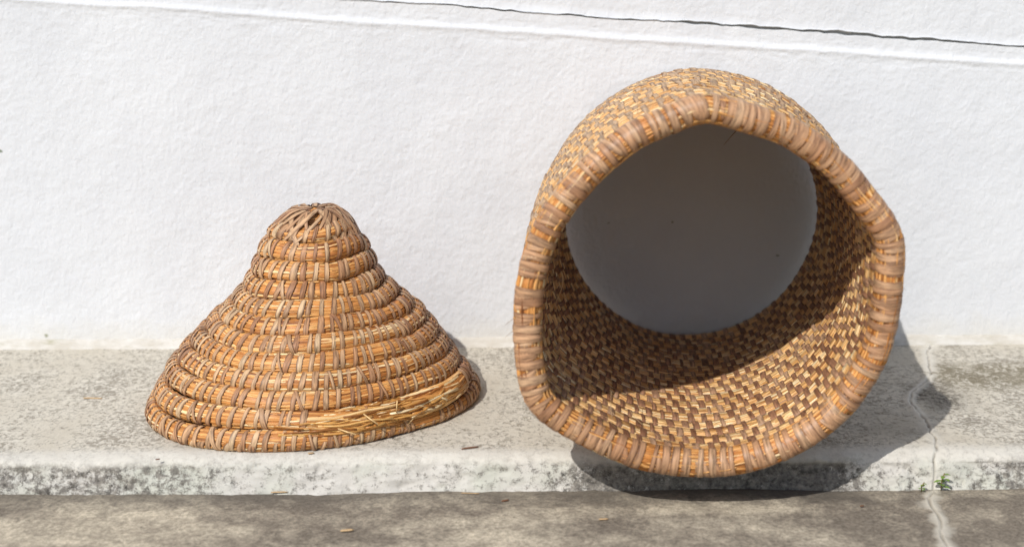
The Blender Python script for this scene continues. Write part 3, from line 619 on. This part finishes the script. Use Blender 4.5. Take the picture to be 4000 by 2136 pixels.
for k, yy in enumerate(ycs):
    v = (yy - YR) / (Y_FAR - YR)
    w = (1 - v) ** 1.6 if k else 1.0
    w = max(0, min(1, w * (1 + 0.35 * math.sin(math.pi * v) * (1 - v))))
    R_mid = 0.1905 - 0.0125 * max(0, (v - 0.45) / 0.55) ** 1.5
    thick = 0.0145 if k == 0 else (0.0105 - 0.0015 * v)
    cz = thick + 0.0012 + R_mid; cx = np.interp(v, [0, 0.5, 1], [0.199, 0.2215, 0.2405])
    px = cx + R_mid * np.sin(TB); pz = cz + R_mid * np.cos(TB)
    rx = RC[0] + rim_r * np.sin(TB); rz = RC[1] + rim_r * np.cos(TB)
    rx = rx + (cx - RC[0]) * 1.0 * (v > 0) * min(1, v * 1.0)
    PX = px * (1 - w) + rx * w; PZ_ = pz * (1 - w) + rz * w
    if k:
        wb = wob(TB, [(2, 0.0004), (4, 0.0006), (7, 0.0005)], 500 + k); PX = PX + wb * np.sin(TB); PZ_ = PZ_ + np.maximum(wb * np.cos(TB), 0)
        yv = yy + wob(TB, common, 77) * (1 - v) ** 0.3 + wob(TB, [(3, 0.0007), (6, 0.0005)], 600 + k)
    else: yv = yy + wob(TB, [(2, 0.0018), (3, 0.002), (5, 0.0015)], 78)
    yv = np.broadcast_to(yv, PX.shape)
    PZ_ = np.maximum(PZ_, thick + 0.0018) if k else PZ_
    c = np.stack([PX, yv, PZ_], 1)
    tg = np.roll(c, -2, 0) - np.roll(c, 2, 0); tg[:, 1] = 0; tg /= np.linalg.norm(tg, axis=1)[:, None]
    nrm = np.stack([-tg[:, 2], 0 * tg[:, 0], tg[:, 0]], 1)
    nrm *= np.sign((nrm * np.stack([np.sin(TB), 0 * TB, np.cos(TB)], 1)).sum(1))[:, None]
    bb = np.repeat(np.array([[0, -1.0, 0]]), NB, 0)
    L = np.linalg.norm(np.diff(np.vstack([c, c[:1]]), axis=0), axis=1).sum()
    if k == 0:
        ns = int(round(L / 0.0124)); co = Coil(c, nrm, bb, 0.0140, 0.0150, ns, 2.1, 700, 0.22)
        cp = co.core('straw_coil', M_STRAW, body, 0.93); co.strands('straw_strands', M_STRAW, cp, -np.pi, np.pi, 620, 0.0011)
        V, FB, q = co.strips(co.ts, -np.pi, np.pi, 0.0080, 25, 0.003, closed=True, off=0.0005, thick=0.0004); body_batches.append((V, FB, q, M_STRIP_R)); body_norm.append(np.repeat([[0, -1.0, 0]], len(V), 0)); body_boost.append(9)
        t2 = co.ts + 0.5 / ns + co.r.normal(0, 0.0008, ns); keep = co.r.uniform(0, 1, ns) < 0.85; t2 = t2[keep]
        V, FB, q = co.strips(t2, -1.2, 2.25, 0.0074, 14, 0.0048, off=0.0002, thick=0.0004, end=0.6); body_batches.append((V, FB, q, M_STRIP_R)); body_norm.append(np.repeat([[0, -1.0, 0]], len(V), 0)); body_boost.append(6)
    else:
        ns = int(round(L / 0.0158)); co = Coil(c, nrm, bb, 0.0092 - 0.0008 * v, 0.0131, ns, 4.2, 700 + k, 0.14)
        co.ts = (np.arange(ns) + (0.5 if k % 2 else 0.0) + co.r.uniform(-0.13, 0.13, ns)) / ns
        cp = co.core('straw_coil', M_STRAW_B, body, 0.93, 240)
        co.strands('straw_strands', M_STRAW_B, cp, -np.pi, np.pi, 600, 0.0011, M=6, lmin=0.03, lmax=0.09, loose=0.035)
        V, FB, q = co.strips(co.ts, -np.pi, np.pi, 0.0070, 25, 0.0005, closed=True, off=0.0005, thick=0.0004); body_batches.append((V, FB, q, M_STRIP_B)); body_norm.append(-co.I(nrm, co.ts)); body_boost.append(1)
deploy_strips(body_batches, body, 'binding_strip', 300, lambda V, bi: facing(V, body_norm[bi]) * body_boost[bi])

# stray fibres standing off the skep
def hair(p, d, l, curl, parent, r0=0.00045, mat=M_HAIR, nm='stray_fibre'):
    d = np.array(d, float); d /= np.linalg.norm(d); c = np.array(curl, float); s = np.linspace(0, 1, 7)
    pts = np.array(p)[None] + d[None] * (s * l)[:, None] + c[None] * (s ** 2 * l)[:, None]
    V, q, cp, fib = tube(pts, r0, 4, 1 - 0.6 * s); fib[:, 2] = 0.6
    link(mesh_np(nm, V, q, mat, fib, tris=cp), parent)
for i in range(20):
    j = int(random.uniform(0, NB)); th = TB[j]
    rr = rim_r[j] + 0.013; p = (RC[0] + rr * math.sin(th), YR + random.uniform(-0.008, 0.10), RC[1] + rr * math.cos(th) - 0.001)
    if p[2] < 0.03: continue
    hair(p, (math.sin(th) + random.gauss(0, .5), random.gauss(0, .5), math.cos(th) + random.gauss(0, .5)), random.uniform(0.005, 0.013), np.random.default_rng(i).normal(0, .5, 3), body, 0.0003)
for i in range(60):   # ends of straw poking into the hollow
    j = int(random.uniform(0, NB)); th = TB[j]; y = random.uniform(YR + 0.02, YR + 0.25); v = (y - YR) / (Y_FAR - YR)
    rr = rim_r[j] * (1 - v) + 0.188 * v - 0.0105; p = (RC[0] + (np.interp(v, [0, .5, 1], [0, .0225, .0415])) + rr * math.sin(th), y, max(0.021, RC[1] + rr * math.cos(th)))
    hair(p, (math.cos(th) + random.gauss(0, .3) - 0.3 * math.sin(th), random.gauss(0, .4), -math.sin(th) - 0.25 * math.cos(th) + random.gauss(0, .2)), random.uniform(0.012, 0.028), (-0.3 * math.sin(th), 0, -0.3 * math.cos(th)), body, 0.0004, M_CHIP)
hair((0.262, -0.30, 0.343), (-0.72, -0.5, -0.55), 0.034, (0, 0, -0.1), body, 0.0008, M_HAIR)
hair((0.052, -0.44, 0.205), (0.25, 0.3, -0.5), 0.035, (-0.7, 0, -0.6), body, 0.0007, M_CHIP)
hair((0.062, -0.463, 0.062), (0.9, 0.1, -0.2), 0.032, (0, 0, -0.1), body, 0.0006, M_FRESH)
hair((0.052, -0.47, 0.262), (0.3, -0.6, 0.5), 0.016, (-0.8, 0, 0.1), body, 0.0008, M_CHIP)

# ------------------------------------------------------------------ small things lying about
def chip(x, y, z, l, wdt, rot, mat, label, cat, name, group=None, bend=0.15):
    l *= 0.75; wdt *= 0.5
    s = np.linspace(-0.5, 0.5, 6); c, sn = math.cos(rot), math.sin(rot)
    px = s * l; py = bend * l * (0.25 - s ** 2); w = wdt / 2 * (1 - 0.7 * (np.abs(s) * 2) ** 3)
    top = []; 
    for (u, h) in ((-1, 0), (-0.6, 0.8), (0.5, 1.0), (1, 0)):
        X = px; Y = py + u * w; Z = h * w * 0.6 + 0.0004 + np.abs(s) * 0.001
        top.append(np.stack([x + X * c - Y * sn, y + X * sn + Y * c, z + Z], 1))
    bot = [np.stack([x + px * c - (py + u * w * 0.6) * sn, y + px * sn + (py + u * w * 0.6) * c, np.full(6, z + 0.0001)], 1) for u in (1, -1)]
    V = np.stack(top + bot, 1); q = grid_quads(6, 6, True)
    tr = []
    for b0 in (0, 30): tr += [[b0, b0 + k, b0 + k + 1] if b0 else [b0, b0 + k + 1, b0 + k] for k in range(1, 5)]
    fib = np.zeros((36, 3)); fib[:, 2] = 0.6; fib[:, 0] = np.repeat(px, 6)
    o = mesh_np(name, V, q, mat, fib, tris=tr); link(o, label=label, category=cat)
    if group: o['group'] = group
    return o
def at(x, y, z=0.0): p = onZ(x, y, z); return p[0], p[1]
GZ = GROUND_Z + 0.001
x, y = at(232, 998); chip(x, y, 0.0005, 0.032, 0.005, -0.1, M_CHIP, 'pale curved straw sliver on the ledge left of the conical lid', 'straw sliver', 'straw_sliver')
x, y = at(780, 1139); chip(x, y, 0.0005, 0.009, 0.005, 0.3, M_CHIP, 'small tan chip on the ledge just under the conical lid', 'chip', 'dry_chip')
x, y = at(1180, 1128); chip(x, y, 0.0005, 0.026, 0.006, 0.35, M_DARKCHIP, 'dark brown husk on the ledge between the lid and the open skep', 'husk', 'dry_husk')
x, y = at(395, 1160, -0.004); chip(x, y, 0.0, 0.006, 0.004, 0.3, M_DARKCHIP, 'tiny dark crumb on the ledge lip in front of the lid', 'crumb', 'dark_crumb')
x, y = at(1268, 1262, GROUND_Z); chip(x, y, GZ, 0.011, 0.006, 0.4, M_DARKCHIP, 'reddish brown leaf flake on the ground in front of the ledge', 'flake', 'leaf_flake')
x, y = at(1180, 1243, GROUND_Z); chip(x, y, GZ, 0.026, 0.0022, -0.12, M_CHIP, 'thin pale straw on the ground at the foot of the ledge', 'straw', 'loose_straw')
x, y = at(700, 1238, GROUND_Z); chip(x, y, GZ, 0.024, 0.005, 0.05, M_CHIP, 'flat tan straw piece against the foot of the ledge below the lid', 'straw', 'loose_straw')
x, y = at(1470, 1232, GROUND_Z); chip(x, y, GZ, 0.028, 0.004, -0.25, M_CHIP, 'twisted straw wisp at the edge of the open skep shadow', 'straw', 'straw_wisp')
x, y = at(1515, 1310, GROUND_Z); chip(x, y, GZ, 0.013, 0.006, 0.1, M_CHIP, 'single pale chip lying out on the open concrete ground', 'chip', 'dry_chip')
x, y = at(2200, 1226, GROUND_Z); chip(x, y, GZ, 0.018, 0.006, 0.1, M_CHIP, 'brown twig piece at the ledge foot, at the skep shadow tip', 'twig', 'twig_piece')
x, y = at(2280, 1231, GROUND_Z); chip(x, y, GZ, 0.014, 0.005, 0.3, M_CHIP, 'tan husk at the ledge foot beside the small weeds', 'husk', 'dry_husk')
x, y = at(2165, 1280, GROUND_Z); chip(x, y, GZ, 0.006, 0.005, 0.3, M_DARKCHIP, 'round dark crumb alone on the concrete ground', 'crumb', 'dark_crumb')
x, y = at(2250, 852, 0.004); chip(x, y, 0.006, 0.012, 0.006, 0.5, M_DARKCHIP, 'red brown bark crumb in the corner of wall and ledge', 'bark crumb', 'bark_crumb')
x, y = at(870, 1335, GROUND_Z); chip(x, y, GZ, 0.018, 0.008, 0.2, M_CHIP, 'broad pale flake on the blurred concrete ground', 'flake', 'leaf_flake')

def leaf(base, d, l, w, up):
    d = np.array([math.cos(d), math.sin(d), up]); d /= np.linalg.norm(d); S = np.cross(d, [0, 0, 1.0]); S /= np.linalg.norm(S); N = np.cross(S, d)
    V = []
    for s, k in ((0, 0.15), (0.3, 0.8), (0.6, 1.0), (0.85, 0.6), (1.0, 0.08)):
        c = np.array(base) + d * s * l - np.array([0, 0, 1]) * (s ** 2) * l * 0.3
        for u, h in ((-1, 0.25), (0, 0), (1, 0.25)): V.append(c + S * u * w / 2 * k + N * h * w * 0.5 * k)
        
    return np.array(V), grid_quads(5, 3)
def weed(x, y, z, size, nl, label, seed):
    g = random.Random(seed); e = bpy.data.objects.new('small_weed', None); e.location = (0, 0, 0); e.empty_display_size = 0.01
    link(e, label=label, category='weed')
    tip = np.array([x + 0.001, y - 0.003, z + size])
    pts = [np.array([x, y + 0.002, z - 0.004]), np.array([x - 0.001, y - 0.001, z + size * 0.4]), tip]
    V, q, cp, fib = tube(pts, 0.0007, 5); link(mesh_np('stem', V, q, M_STEM, fib, tris=cp), e)
    for i in range(nl):
        f = 0.15 + 0.85 * i / nl; p = pts[0] * (1 - f) + tip * f
        V, q = leaf(p, i * 2.4 + g.uniform(-.4, .4), size * g.uniform(0.38, 0.6), size * g.uniform(0.26, 0.36), g.uniform(0.1, 0.8))
        o = mesh_np('leaf', V, q, M_LEAF); link(o, e)
p = onZ(2350, 1200, -0.028); weed(p[0], -0.4555, -0.032, 0.017, 9, 'taller green weed sprouting from the crack in the ledge riser', 1)
p = onZ(2306, 1212, -0.030); weed(p[0], -0.4565, -0.034, 0.009, 6, 'shorter green weed at the ledge foot beside the crack', 2)
